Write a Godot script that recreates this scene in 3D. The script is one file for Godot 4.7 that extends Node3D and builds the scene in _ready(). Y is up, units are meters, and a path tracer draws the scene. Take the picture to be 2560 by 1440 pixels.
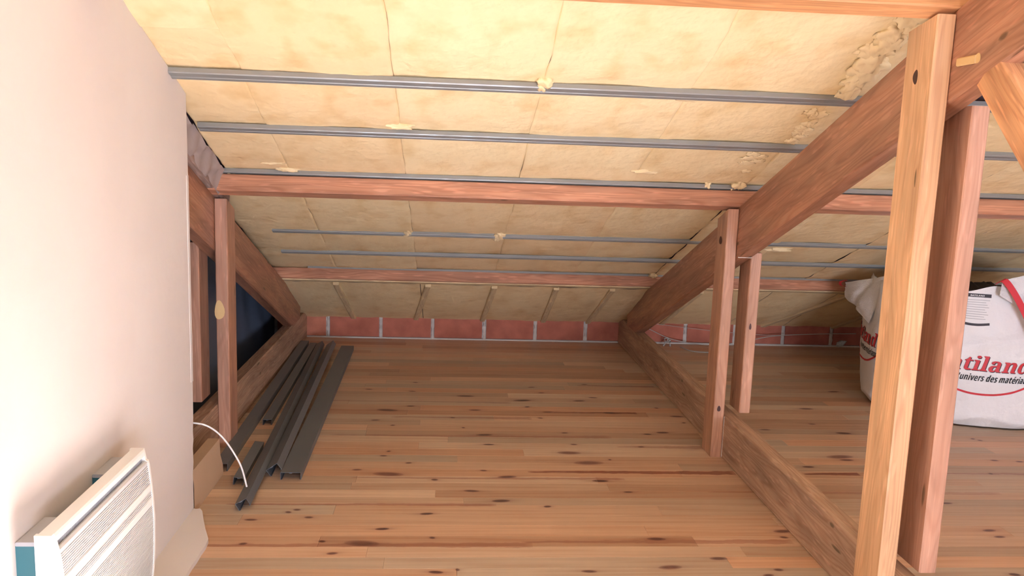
extends Node3D
# An insulated attic bay between two pine roof trusses, looking towards the low brick wall under the eaves.

var rng := RandomNumberGenerator.new()
var used := {}
var M := {}
const TS := 0.37139      # sine of the roof slope
const TC := 0.92848      # cosine of the roof slope
const RO := Vector3(0, 0.31, -6.7)   # the insulation's lower face at the eaves


# ---------------------------------------------------------------- scene helpers
func numbered(called: String) -> String:
	var k: int = used.get(called, 0)
	used[called] = k + 1
	return called if k == 0 else "%s_%03d" % [called, k]

func obj(called: String, st: SurfaceTool, m: Material, parent: Node3D = null) -> MeshInstance3D:
	var o := MeshInstance3D.new()
	o.mesh = st.commit()
	o.material_override = m
	if parent == null:
		o.name = numbered(called)
		add_child(o, true)
	else:
		o.name = called
		parent.add_child(o, true)
	return o

func tag(o: Node3D, label: String, category: String, group := "") -> Node3D:
	o.set_meta("label", label)
	o.set_meta("category", category)
	if group != "":
		o.set_meta("group", group)
	return o

func thing(called: String, label: String, category: String, group := "") -> Node3D:
	var o := Node3D.new()
	o.name = numbered(called)
	add_child(o, true)
	return tag(o, label, category, group)

func struct(called: String, st: SurfaceTool, m: Material, label: String, category: String) -> MeshInstance3D:
	var o := obj(called, st, m)
	tag(o, label, category)
	o.set_meta("kind", "structure")
	return o

func mb() -> SurfaceTool:
	var st := SurfaceTool.new()
	st.begin(Mesh.PRIMITIVE_TRIANGLES)
	return st

# a triangle given counter-clockwise as seen from outside
func tri(st: SurfaceTool, a: Vector3, b: Vector3, c: Vector3, n: Vector3, ua: Vector2, ub: Vector2, uc: Vector2) -> void:
	st.set_normal(n); st.set_uv(ua); st.add_vertex(a)
	st.set_normal(n); st.set_uv(uc); st.add_vertex(c)
	st.set_normal(n); st.set_uv(ub); st.add_vertex(b)

func tri3(st: SurfaceTool, a: Vector3, b: Vector3, c: Vector3, na: Vector3, nb: Vector3, nc: Vector3, ua: Vector2, ub: Vector2, uc: Vector2) -> void:
	st.set_normal(na); st.set_uv(ua); st.add_vertex(a)
	st.set_normal(nc); st.set_uv(uc); st.add_vertex(c)
	st.set_normal(nb); st.set_uv(ub); st.add_vertex(b)

# a polygon in the x, y of xf drawn out along its z; ends may lie on slanted planes (z = z0 + k * (x, y))
func extr(st: SurfaceTool, poly: PackedVector2Array, xf: Transform3D, length: float, uo := Vector2.ZERO, k0 := Vector2.ZERO, k1 := Vector2.ZERO) -> void:
	var area := 0.0
	for i in poly.size():
		var j := (i + 1) % poly.size()
		area += poly[i].x * poly[j].y - poly[j].x * poly[i].y
	if area < 0.0:
		poly.reverse()
	var run := 0.0
	for i in poly.size():
		var p := poly[i]
		var q := poly[(i + 1) % poly.size()]
		var e := q - p
		if e.length() < 1e-6:
			continue
		var n := (xf.basis * Vector3(e.y, -e.x, 0)).normalized()
		var a := xf * Vector3(p.x, p.y, k0.dot(p))
		var b := xf * Vector3(q.x, q.y, k0.dot(q))
		var c := xf * Vector3(q.x, q.y, length + k1.dot(q))
		var d := xf * Vector3(p.x, p.y, length + k1.dot(p))
		var r2 := run + e.length()
		var ua := uo + Vector2(k0.dot(p), run)
		var ub := uo + Vector2(k0.dot(q), r2)
		var uc := uo + Vector2(length + k1.dot(q), r2)
		var ud := uo + Vector2(length + k1.dot(p), run)
		tri(st, a, b, c, n, ua, ub, uc)
		tri(st, a, c, d, n, ua, uc, ud)
		run = r2
	var idx := Geometry2D.triangulate_polygon(poly)
	for t in range(0, idx.size(), 3):
		var p := poly[idx[t]]
		var q := poly[idx[t + 1]]
		var r := poly[idx[t + 2]]
		if (q - p).cross(r - p) < 0.0:
			var s := q; q = r; r = s
		var n0 := (xf.basis * Vector3(k0.x, k0.y, -1)).normalized()
		var n1 := (xf.basis * Vector3(-k1.x, -k1.y, 1)).normalized()
		tri(st, xf * Vector3(p.x, p.y, k0.dot(p)), xf * Vector3(r.x, r.y, k0.dot(r)), xf * Vector3(q.x, q.y, k0.dot(q)), n0, p + uo, r + uo, q + uo)
		tri(st, xf * Vector3(p.x, p.y, length + k1.dot(p)), xf * Vector3(q.x, q.y, length + k1.dot(q)), xf * Vector3(r.x, r.y, length + k1.dot(r)), n1, p + uo, q + uo, r + uo)

func chamf(x0: float, y0: float, x1: float, y1: float, c: float) -> PackedVector2Array:
	return PackedVector2Array([Vector2(x0 + c, y0), Vector2(x1 - c, y0), Vector2(x1, y0 + c), Vector2(x1, y1 - c), Vector2(x1 - c, y1), Vector2(x0 + c, y1), Vector2(x0, y1 - c), Vector2(x0, y0 + c)])

func frame(at: Vector3, x: Vector3, y: Vector3) -> Transform3D:
	return Transform3D(Basis(x.normalized(), y.normalized(), x.cross(y).normalized()), at)

# a box with chamfered long edges; the long way is the longest of the three sides
func bx(st: SurfaceTool, lo: Vector3, hi: Vector3, c := 0.003) -> void:
	var s := hi - lo
	var uo := Vector2(rng.randf() * 3.0, rng.randf() * 3.0)
	if s.x >= s.y and s.x >= s.z:
		extr(st, chamf(lo.y, lo.z, hi.y, hi.z, c), Transform3D(Basis(Vector3(0, 1, 0), Vector3(0, 0, 1), Vector3(1, 0, 0)), Vector3(lo.x, 0, 0)), s.x, uo)
	elif s.y >= s.z:
		extr(st, chamf(lo.z, lo.x, hi.z, hi.x, c), Transform3D(Basis(Vector3(0, 0, 1), Vector3(1, 0, 0), Vector3(0, 1, 0)), Vector3(0, lo.y, 0)), s.y, uo)
	else:
		extr(st, chamf(lo.x, lo.y, hi.x, hi.y, c), Transform3D(Basis(), Vector3(0, 0, lo.z)), s.z, uo)

func tube(st: SurfaceTool, pts: Array, r: float, sides := 8, r1 := -1.0) -> void:
	if r1 < 0.0:
		r1 = r
	var rings := []
	for i in pts.size():
		var d: Vector3 = (pts[mini(i + 1, pts.size() - 1)] - pts[maxi(i - 1, 0)]).normalized()
		var up := Vector3.UP if absf(d.y) < 0.9 else Vector3.RIGHT
		var x := d.cross(up).normalized()
		var y := x.cross(d).normalized()
		var rr := lerpf(r, r1, float(i) / (pts.size() - 1))
		var ring := []
		for k in sides:
			var a := -TAU * k / sides
			var n := x * cos(a) + y * sin(a)
			ring.append([pts[i] + n * rr, n])
		rings.append(ring)
	for i in pts.size() - 1:
		for k in sides:
			var k2 := (k + 1) % sides
			var a = rings[i][k]; var b = rings[i][k2]; var c = rings[i + 1][k2]; var d2 = rings[i + 1][k]
			var u := Vector2(i, k) * 0.1
			tri3(st, a[0], b[0], c[0], a[1], b[1], c[1], u, u, u)
			tri3(st, a[0], c[0], d2[0], a[1], c[1], d2[1], u, u, u)
	for e in [0, pts.size() - 1]:
		var n: Vector3 = (pts[0] - pts[1]).normalized() if e == 0 else (pts[e] - pts[e - 1]).normalized()
		for k in sides:
			var a: Vector3 = rings[e][k][0]
			var b: Vector3 = rings[e][(k + 1) % sides][0]
			if e == 0:
				tri(st, pts[e], b, a, n, Vector2.ZERO, Vector2.ZERO, Vector2.ZERO)
			else:
				tri(st, pts[e], a, b, n, Vector2.ZERO, Vector2.ZERO, Vector2.ZERO)

func curve(pts: Array, n: int) -> Array:
	var c := Curve3D.new()
	for i in pts.size():
		var t: Vector3 = (pts[mini(i + 1, pts.size() - 1)] - pts[maxi(i - 1, 0)]) / 6.0
		c.add_point(pts[i], -t, t)
	var out := []
	for i in n + 1:
		out.append(c.sample(minf(float(i) / n * (pts.size() - 1), pts.size() - 1.0001), fmod(float(i) / n * (pts.size() - 1), 1.0)) if i < n else pts[-1])
	return out

# a sheet of (nu + 1) x (nv + 1) points, outside = du x dv
func sheet(st: SurfaceTool, nu: int, nv: int, at: Callable, uvs := Vector2.ONE) -> void:
	var p := []
	for j in nv + 1:
		for i in nu + 1:
			p.append(at.call(float(i) / nu, float(j) / nv))
	var nrm := []
	for j in nv + 1:
		for i in nu + 1:
			var du: Vector3 = p[j * (nu + 1) + mini(i + 1, nu)] - p[j * (nu + 1) + maxi(i - 1, 0)]
			var dv: Vector3 = p[mini(j + 1, nv) * (nu + 1) + i] - p[maxi(j - 1, 0) * (nu + 1) + i]
			nrm.append(du.cross(dv).normalized())
	for j in nv:
		for i in nu:
			var a := j * (nu + 1) + i
			var b := a + 1
			var c := a + nu + 2
			var d := a + nu + 1
			var ua := Vector2(float(i) / nu, float(j) / nv) * uvs
			var uc := Vector2(float(i + 1) / nu, float(j + 1) / nv) * uvs
			tri3(st, p[a], p[b], p[c], nrm[a], nrm[b], nrm[c], ua, Vector2(uc.x, ua.y), uc)
			tri3(st, p[a], p[c], p[d], nrm[a], nrm[c], nrm[d], ua, uc, Vector2(ua.x, uc.y))

# roof coordinates: x along the eaves, s up the slope, n into the room
func roof(x: float, s: float, n: float) -> Vector3:
	return RO + Vector3(x, 0, 0) + Vector3(0, TS, TC) * s + Vector3(0, -TC, TS) * n

func rs(z: float) -> float:
	return (z + 6.7) / TC


# ---------------------------------------------------------------- materials
func mat(called: String, c: Color, rough := 0.7, metal := 0.0) -> StandardMaterial3D:
	var m := StandardMaterial3D.new()
	m.resource_name = called
	m.albedo_color = c
	m.roughness = rough
	m.metallic = metal
	M[called] = m
	return m

func noise(s: int, f: float, oct := 3) -> FastNoiseLite:
	var n := FastNoiseLite.new()
	n.seed = s
	n.noise_type = FastNoiseLite.TYPE_SIMPLEX_SMOOTH
	n.frequency = f
	n.fractal_octaves = oct
	return n

func noise_tex(s: int, f: float, size: int, ramp: Array = [], oct := 4) -> NoiseTexture2D:
	var t := NoiseTexture2D.new()
	t.width = size
	t.height = size
	t.seamless = true
	t.noise = noise(s, f, oct)
	if ramp.size():
		var g := Gradient.new()
		g.offsets = PackedFloat32Array()
		g.colors = PackedColorArray()
		for i in ramp.size():
			g.add_point(float(i) / (ramp.size() - 1), ramp[i])
		t.color_ramp = g
	return t

# pine grain: 2 m along x, 0.25 m across; pale and dark are multiplied by the material's own colour
func wood_tex(s: int, knots: int, contrast: float) -> ImageTexture:
	var w := 1024
	var h := 256
	var n1 := noise(s, 1.0, 2)
	var n2 := noise(s + 9, 1.0, 2)
	var r := RandomNumberGenerator.new()
	r.seed = s
	var ks := []
	for i in knots:
		ks.append(Vector4(r.randf() * w, r.randf() * h, 9.0 + r.randf() * 11.0, 5.0 + r.randf() * 5.0))
	var bytes := PackedByteArray()
	bytes.resize(w * h * 3)
	var at := 0
	for y in h:
		for x in w:
			var fx := x / 512.0
			var fy := y / 1024.0
			var ca := cos(TAU * x / w) * 0.318
			var sa := sin(TAU * x / w) * 0.318
			var warp := n1.get_noise_3d(ca * 1.3, sa * 1.3, fy * 9.0)
			var bend := 0.0
			var dark := 0.0
			for k in ks:
				var dx: float = (x - k.x) / k.z
				var dy: float = (y - k.y) / k.w
				if absf(dx) < 6.0 and absf(dy) < 4.0:
					var q := dx * dx + dy * dy
					var e := exp(-q * 0.35)
					bend += e * 0.5
					dark = maxf(dark, clampf(1.35 - q, 0.0, 1.0))
			var ring := 0.5 + 0.5 * sin(TAU * (fy * 40.0 + warp * 2.6 + bend * 1.6))
			ring = ring * ring
			var fine := n2.get_noise_3d(ca * 4.0, sa * 4.0, fy * 260.0)
			var broad := n2.get_noise_3d(ca * 1.8 + 40.0, sa * 1.8, fy * 12.0)
			var scuff := clampf(n1.get_noise_3d(ca * 7.0 + 9.0, sa * 7.0, fy * 46.0) * 2.6 - 0.75, 0.0, 1.0) * contrast * 0.30
			var v := 0.93 + scuff - contrast * (0.20 * ring + 0.14 * fine + 0.36 * broad + 0.05) - dark * 0.30
			bytes[at] = clampi(int(255.0 * (v + contrast * 0.05 * ring)), 0, 255)
			bytes[at + 1] = clampi(int(250.0 * (v - contrast * 0.03 * ring)), 0, 255)
			bytes[at + 2] = clampi(int(246.0 * (v + scuff * 0.25 - contrast * 0.07 * ring - dark * 0.05)), 0, 255)
			at += 3
	return ImageTexture.create_from_image(Image.create_from_data(w, h, false, Image.FORMAT_RGB8, bytes))

func wood(called: String, c: Color, tex: Texture2D, rough: float, bump: Texture2D = null) -> StandardMaterial3D:
	var m := mat(called, c, rough)
	m.albedo_texture = tex
	m.uv1_scale = Vector3(0.5, 4.0, 1.0)
	if bump:
		m.heightmap_enabled = true
		m.heightmap_texture = tex
		m.heightmap_scale = 0.12
	return m


# ---------------------------------------------------------------- floor boards
const FX0 := -1.2
const FX1 := 4.0
const FZ0 := -6.75
const FZ1 := -2.5
const FW := 2048
const FH := 1664
var fbytes := PackedByteArray()
var rows := []       # [z0, z1, joints in x, tones]

func lay_rows() -> void:
	var zs := [-2.50, -2.572, -2.655, -2.741, -2.835, -2.921, -3.007, -3.099, -3.196, -3.297, -3.397, -3.478, -3.557, -3.642, -3.724, -3.812]
	while zs[-1] > -6.6:
		zs.append(zs[-1] - 0.0945)
	zs.append(-6.76)
	var r := RandomNumberGenerator.new()
	r.seed = 77
	for i in zs.size() - 1:
		var js := [-1.46]
		var x := -1.46 + 0.5 + r.randf() * 1.3
		while x < 4.6:
			js.append(x)
			x += 1.1 + r.randf() * 1.1
		js.append(5.2)
		var tones := []
		for j in js.size() - 1:
			tones.append([r.randf(), r.randf(), r.randf()])
		rows.append([zs[i + 1], zs[i], js, tones])

func K(x: float, z: float, rx: float, rz: float, d: float) -> void:
	var sx := FW / (FX1 - FX0)
	var sz := FH / (FZ1 - FZ0)
	var cx := (x - FX0) * sx
	var cy := (z - FZ0) * sz
	var ax := rx * sx * 1.3
	var ay := rz * sz * 1.3
	d = minf(d * 1.2, 0.95)
	var tilt := sin(x * 37.0 + z * 91.0) * 0.22
	for py in range(maxi(0, int(cy - ay * 3.0)), mini(FH, int(cy + ay * 3.0) + 1)):
		for px in range(maxi(0, int(cx - ax * 3.5)), mini(FW, int(cx + ax * 3.5) + 1)):
			var dx := (px - cx) / ax
			var dy := (py - cy) / ay - dx * tilt
			var q := dx * dx + dy * dy
			var core := clampf(1.5 - q * 1.25, 0.0, 1.0) * d
			var halo := exp(-(dx * dx * 0.35 + dy * dy * 0.9)) * 0.20 * d
			var k := 1.0 - clampf(core * (0.86 + 0.14 * sin(q * 9.0)) * 0.66 + halo, 0.0, 0.62)
			var at := (py * FW + px) * 3
			fbytes[at] = int(fbytes[at] * pow(k, 0.85))
			fbytes[at + 1] = int(fbytes[at + 1] * pow(k, 1.18))
			fbytes[at + 2] = int(fbytes[at + 2] * pow(k, 1.15))

# a resin streak or a dark heartwood stripe
func S(x0: float, x1: float, z: float, half: float, d: float) -> void:
	var sx := FW / (FX1 - FX0)
	var sz := FH / (FZ1 - FZ0)
	var n := noise(5, 1.0, 2)
	for px in range(maxi(0, int((x0 - FX0) * sx)), mini(FW, int((x1 - FX0) * sx))):
		var t := (px / sx + FX0 - x0) / (x1 - x0)
		var hw := half * sz * (0.35 + 0.65 * t) * (1.0 + 0.3 * n.get_noise_1d(px * 0.05))
		var cy := (z - FZ0) * sz + n.get_noise_1d(px * 0.012 + z * 50.0) * 2.0
		for py in range(int(cy - hw - 2.0), int(cy + hw + 3.0)):
			if py < 0 or py >= FH:
				continue
			var k := 1.0 - d * clampf(hw + 1.0 - absf(py - cy), 0.0, 1.0) * minf(1.0, minf(t, 1.0 - t) * 25.0 + 0.3)
			var at := (py * FW + px) * 3
			fbytes[at] = int(fbytes[at] * pow(k, 0.7))
			fbytes[at + 1] = int(fbytes[at + 1] * pow(k, 1.25))
			fbytes[at + 2] = int(fbytes[at + 2] * pow(k, 1.35))

func floor_tex() -> ImageTexture:
	fbytes.resize(FW * FH * 3)
	var n1 := noise(3, 1.0, 2)
	var n2 := noise(4, 1.0, 1)
	var sx := FW / (FX1 - FX0)
	var sz := FH / (FZ1 - FZ0)
	var row := rows.size() - 1
	for y in FH:
		var z := FZ0 + (y + 0.5) / sz
		while row > 0 and z > rows[row][1]:
			row -= 1
		var js: Array = rows[row][2]
		var piece := 0
		var z8 := z * 34.0
		var z9 := z * 210.0
		var at := y * FW * 3
		for x in FW:
			var wx := FX0 + (x + 0.5) / sx
			if wx > js[piece + 1] or x == 0:
				while wx > js[piece + 1]:
					piece += 1
			var t: Array = rows[row][3][piece]
			var off: float = t[0] * 30.0
			var g := n1.get_noise_2d(wx * 1.1 + off, z8 + off)
			var f := n2.get_noise_2d(wx * 3.5 + off, z9)
			var a: float = 0.84 + 0.16 * t[0] + 0.05 * g + 0.008 * f
			var red: float = 0.02 + 0.20 * (t[1] - 0.5) - 0.12 * minf(g, 0.0)
			fbytes[at] = clampi(int(222.0 * a), 0, 255)
			fbytes[at + 1] = clampi(int(188.0 * (a - red * 0.6)), 0, 255)
			fbytes[at + 2] = clampi(int(156.0 * (a - red)), 0, 255)
			at += 3
	S(0.40, 1.41, -3.788, 0.022, 0.36); S(0.63, 1.14, -4.742, 0.018, 0.30); S(1.75, 2.03, -3.783, 0.018, 0.36)
	S(-0.90, 0.23, -3.40, 0.012, 0.22); S(0.87, 1.39, -5.34, 0.018, 0.22); S(-0.42, 0.85, -3.702, 0.012, 0.20)
	S(2.46, 3.3, -3.80, 0.016, 0.24); S(-0.90, 0.35, -3.022, 0.020, 0.16); S(0.31, 1.39, -3.05, 0.018, 0.18)
	S(1.2, 2.6, -3.55, 0.015, 0.12); S(-0.6, 0.9, -4.30, 0.02, 0.14); S(-0.7, 0.4, -4.93, 0.016, 0.14)
	S(2.4, 3.6, -2.98, 0.03, 0.14); S(0.9, 1.4, -4.15, 0.02, 0.16); S(-0.3, 0.5, -4.62, 0.02, 0.18)
	K(0.559,-5.286,0.018,0.008,0.55); K(0.611,-5.156,0.016,0.008,0.55); K(0.486,-4.980,0.025,0.009,0.55); K(0.922,-5.374,0.016,0.008,0.55); K(0.928,-5.062,0.021,0.008,0.85)
	K(0.828,-4.987,0.030,0.012,0.55); K(0.493,-4.846,0.011,0.008,0.55); K(1.282,-4.854,0.010,0.008,0.55); K(0.605,-4.746,0.026,0.010,0.55); K(0.970,-4.744,0.029,0.011,0.55)
	K(0.548,-4.628,0.012,0.008,0.55); K(1.364,-4.689,0.032,0.012,0.55); K(1.373,-4.568,0.009,0.008,0.55); K(1.203,-4.388,0.027,0.010,0.85); K(1.111,-4.358,0.017,0.008,0.85)
	K(0.654,-4.367,0.014,0.008,0.55); K(0.677,-4.180,0.014,0.008,0.55); K(1.028,-4.152,0.013,0.008,0.55); K(0.634,-4.052,0.046,0.018,0.45); K(0.712,-3.912,0.056,0.021,0.45)
	K(0.826,-3.958,0.006,0.008,0.55); K(-0.481,-5.185,0.017,0.008,0.55); K(-0.208,-5.152,0.018,0.008,0.55); K(-0.197,-5.363,0.013,0.008,0.55); K(0.125,-5.060,0.042,0.016,0.55)
	K(0.473,-4.980,0.042,0.016,0.55); K(0.491,-4.846,0.011,0.008,0.55); K(-0.203,-4.833,0.018,0.008,0.85); K(-0.333,-4.747,0.046,0.018,0.55); K(0.176,-4.768,0.028,0.011,0.55)
	K(0.045,-4.616,0.011,0.008,0.55); K(-0.386,-4.557,0.020,0.008,0.55); K(-0.284,-4.468,0.010,0.008,0.55); K(0.103,-4.439,0.007,0.008,0.55); K(0.213,-4.321,0.034,0.013,0.55)
	K(0.230,-4.168,0.022,0.008,0.85); K(-0.276,-4.054,0.008,0.008,0.55); K(-0.297,-3.990,0.014,0.008,0.55); K(-0.169,-3.894,0.012,0.008,0.55); K(-0.405,-3.800,0.017,0.008,0.55)
	K(-0.256,-3.747,0.054,0.020,0.45); K(0.189,-3.800,0.013,0.008,0.55); K(0.296,-3.721,0.034,0.013,0.55); K(-0.040,-3.681,0.012,0.008,0.85); K(0.126,-3.552,0.027,0.010,0.55)
	K(0.251,-3.443,0.030,0.011,0.85); K(-0.066,-3.308,0.021,0.008,0.85); K(-0.237,-3.163,0.021,0.008,0.85); K(-0.038,-3.085,0.009,0.008,0.55); K(-0.456,-3.054,0.011,0.008,0.55)
	K(-0.746,-3.034,0.012,0.008,0.55); K(-0.404,-2.955,0.016,0.008,0.55); K(-0.304,-3.037,0.050,0.019,0.45); K(-0.019,-2.810,0.020,0.008,0.85); K(0.058,-2.828,0.006,0.008,0.55)
	K(0.447,-3.385,0.012,0.008,0.85); K(-0.601,-3.344,0.012,0.008,0.55); K(-0.632,-3.320,0.010,0.008,0.55); K(-0.766,-3.246,0.020,0.008,0.55); K(-0.541,-3.270,0.014,0.008,0.55)
	K(0.832,-3.547,0.017,0.008,0.55); K(0.728,-3.678,0.029,0.011,0.85); K(1.386,-3.145,0.029,0.011,0.55); K(1.370,-3.090,0.013,0.008,0.55); K(1.043,-2.910,0.026,0.010,0.55)
	K(0.840,-2.842,0.034,0.013,0.45); K(0.533,-2.813,0.022,0.008,0.55); K(1.241,-2.821,0.014,0.008,0.55); K(1.187,-2.780,0.016,0.008,0.55); K(0.845,-3.075,0.029,0.011,0.55)
	K(2.233,-4.877,0.035,0.013,0.55); K(2.597,-5.283,0.031,0.012,0.55); K(2.136,-4.572,0.017,0.008,0.55); K(2.249,-4.410,0.033,0.013,0.85); K(2.044,-4.025,0.056,0.021,0.45)
	K(2.060,-3.979,0.028,0.011,0.55); K(1.813,-3.878,0.023,0.009,0.85); K(1.812,-4.459,0.024,0.009,0.55); K(2.965,-4.334,0.010,0.008,0.55); K(2.991,-4.308,0.010,0.008,0.55)
	K(2.862,-3.990,0.016,0.008,0.55); K(2.990,-3.975,0.016,0.008,0.55); K(2.717,-3.802,0.008,0.008,0.55); K(2.284,-3.095,0.019,0.008,0.55); K(2.264,-3.435,0.021,0.008,0.55)
	K(2.279,-3.155,0.023,0.009,0.55); K(2.129,-2.780,0.016,0.008,0.85)
	return ImageTexture.create_from_image(Image.create_from_data(FW, FH, false, Image.FORMAT_RGB8, fbytes))

func plank(st: SurfaceTool, x0: float, x1: float, z0: float, z1: float, y: float) -> void:
	var g := 0.0003
	var c := 0.0007
	x0 += g; x1 -= g; z0 += g; z1 -= g
	var lo := y - 0.012
	var f := func(x: float, yy: float, z: float) -> Array: return [Vector3(x, yy, z), Vector2((x - FX0) / (FX1 - FX0), (z - FZ0) / (FZ1 - FZ0))]
	var top := [f.call(x0 + c, y, z1 - c), f.call(x1 - c, y, z1 - c), f.call(x1 - c, y, z0 + c), f.call(x0 + c, y, z0 + c)]
	var rim := [f.call(x0, y - c, z1), f.call(x1, y - c, z1), f.call(x1, y - c, z0), f.call(x0, y - c, z0)]
	var bot := [f.call(x0, lo, z1), f.call(x1, lo, z1), f.call(x1, lo, z0), f.call(x0, lo, z0)]
	var quad := func(a: Array, b: Array, cc: Array, d: Array) -> void:
		var n: Vector3 = (b[0] - a[0]).cross(cc[0] - a[0]).normalized()
		tri(st, a[0], b[0], cc[0], n, a[1], b[1], cc[1])
		tri(st, a[0], cc[0], d[0], n, a[1], cc[1], d[1])
	quad.call(top[0], top[1], top[2], top[3])
	for i in 4:
		var j := (i + 1) % 4
		quad.call(rim[i], rim[j], top[j], top[i])
		quad.call(bot[i], bot[j], rim[j], rim[i])


# ---------------------------------------------------------------- timber
# a truss beam along the slope in the plane x0..x1: its top edge passes (y at z = -5) and rises by 0.389
func rafter(st: SurfaceTool, x0: float, x1: float, z0: float, z1: float) -> void:
	var up := Vector3(0, 0.9320, -0.3625)
	var xf := frame(Vector3(0, 0.896 + 0.389 * (z0 + 5.0), z0), Vector3(1, 0, 0), up)
	# frame z = x cross y points up the slope towards the camera
	extr(st, chamf(x0, -0.244, x1, 0.0, 0.007), xf, (z1 - z0) / 0.9320, Vector2(rng.randf() * 2.0, rng.randf()), Vector2.ZERO, Vector2.ZERO)

func disc(st: SurfaceTool, at: Vector3, n: Vector3, long: Vector3, a: float, b: float) -> void:
	var y := n.cross(long).normalized()
	var x := long.normalized()
	var rim := []
	for i in 18:
		var t := TAU * i / 18.0
		var w := 1.0 + 0.08 * sin(t * 3.0 + at.z * 9.0)
		rim.append([at + x * cos(t) * a * w + y * sin(t) * b * w, at + x * cos(t) * a * 0.8 * w + y * sin(t) * b * 0.8 * w + n * 0.0018])
	for i in 18:
		var j := (i + 1) % 18
		tri(st, rim[i][0], rim[j][0], rim[j][1], n, Vector2.ZERO, Vector2.ZERO, Vector2.ZERO)
		tri(st, rim[i][0], rim[j][1], rim[i][1], n, Vector2.ZERO, Vector2.ZERO, Vector2.ZERO)
		tri(st, at + n * 0.002, rim[i][1], rim[j][1], n, Vector2.ZERO, Vector2.ZERO, Vector2.ZERO)

func knot(parent: Node3D, at: Vector3, n: Vector3, long: Vector3, a: float, b: float, m: String) -> void:
	var st := mb()
	disc(st, at, n, long, a, b)
	obj("knot", st, M[m], parent)

func posted(called: String, t: Node3D, lo: Vector3, hi: Vector3, m: String, slope := 0.0) -> void:
	var st := mb()
	var xf := Transform3D(Basis(Vector3(0, 0, 1), Vector3(1, 0, 0), Vector3(0, 1, 0)), Vector3(0, lo.y, 0))
	var L := hi.y - lo.y - slope * hi.z
	extr(st, chamf(lo.z, lo.x, hi.z, hi.x, 0.004), xf, L, Vector2(rng.randf() * 2.0, rng.randf()), Vector2.ZERO, Vector2(slope, 0))
	obj(called, st, M[m], t)

func right_truss() -> void:
	var t := thing("roof_truss", "varnished pine roof truss with paired posts standing right of the middle of the room", "truss", "pine roof trusses")
	var st := mb()
	rafter(st, 1.4119, 1.4855, -6.42, 0.95)
	obj("rafter", st, M.rafter, t)
	st = mb()
	bx(st, Vector3(1.4113, 0.0, -6.69), Vector3(1.4861, 0.2186, 2.6), 0.006)
	obj("bottom_chord", st, M.chord, t)
	posted("post", t, Vector3(1.355, 0.0, -4.158), Vector3(1.4105, 1.262, -4.006), "post_mid", 0.389)
	posted("post", t, Vector3(1.487, 0.235, -4.158), Vector3(1.5425, 1.05, -4.006), "post_mid")
	posted("post", t, Vector3(1.355, 0.0, -2.500), Vector3(1.4105, 1.908, -2.349), "post_front", 0.2)
	posted("post", t, Vector3(1.487, 0.232, -2.500), Vector3(1.5425, 1.66, -2.349), "post_side")
	# the strut runs from the joint down towards the camera, in the plane of the rafter
	st = mb()
	var a := Vector3(0, 1.725, -2.175)
	var d := Vector3(0, -0.212, 0.214).normalized()
	extr(st, chamf(1.4128, -0.055, 1.4846, 0.055, 0.005), frame(a - d * 0.02, Vector3(1, 0, 0), d.cross(Vector3(1, 0, 0))), 1.9, Vector2(0.3, 0.1))
	obj("strut", st, M.strut, t)
	# the end of a pale peg driven into the joint
	st = mb()
	bx(st, Vector3(1.404, 1.762, -2.318), Vector3(1.4135, 1.785, -2.235), 0.003)
	obj("peg", st, M.knot_pale, t)
	# white filler run down the edge of the middle post, white shim under the rafter
	st = mb()
	tube(st, [Vector3(1.412, 0.004, -4.003), Vector3(1.413, 0.09, -4.003), Vector3(1.412, 0.215, -4.003)], 0.0028, 6)
	obj("filler_bead", st, M.plaster_white, t)
	st = mb()
	bx(st, Vector3(1.416, 1.026, -4.03), Vector3(1.482, 1.036, -3.985), 0.002)
	obj("shim", st, M.plaster_white, t)
	knot(t, Vector3(1.355, 1.742, -2.435), Vector3(-1, 0, 0), Vector3(0, 1, 0), 0.021, 0.013, "knot_dark")
	knot(t, Vector3(1.355, 1.10, -4.09), Vector3(-1, 0, 0), Vector3(0, 1, 0), 0.02, 0.022, "knot_dark")
	knot(t, Vector3(1.381, 0.255, -4.006), Vector3(0, 0, 1), Vector3(0, 1, 0), 0.015, 0.009, "knot_dark")
	knot(t, Vector3(1.51, 0.68, -4.006), Vector3(0, 0, 1), Vector3(0, 1, 0), 0.016, 0.006, "knot_dark")
	knot(t, Vector3(1.4113, 1.775, -2.235), Vector3(-1, 0, 0), Vector3(0, 0.4, 1), 0.016, 0.013, "knot_pale")

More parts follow.
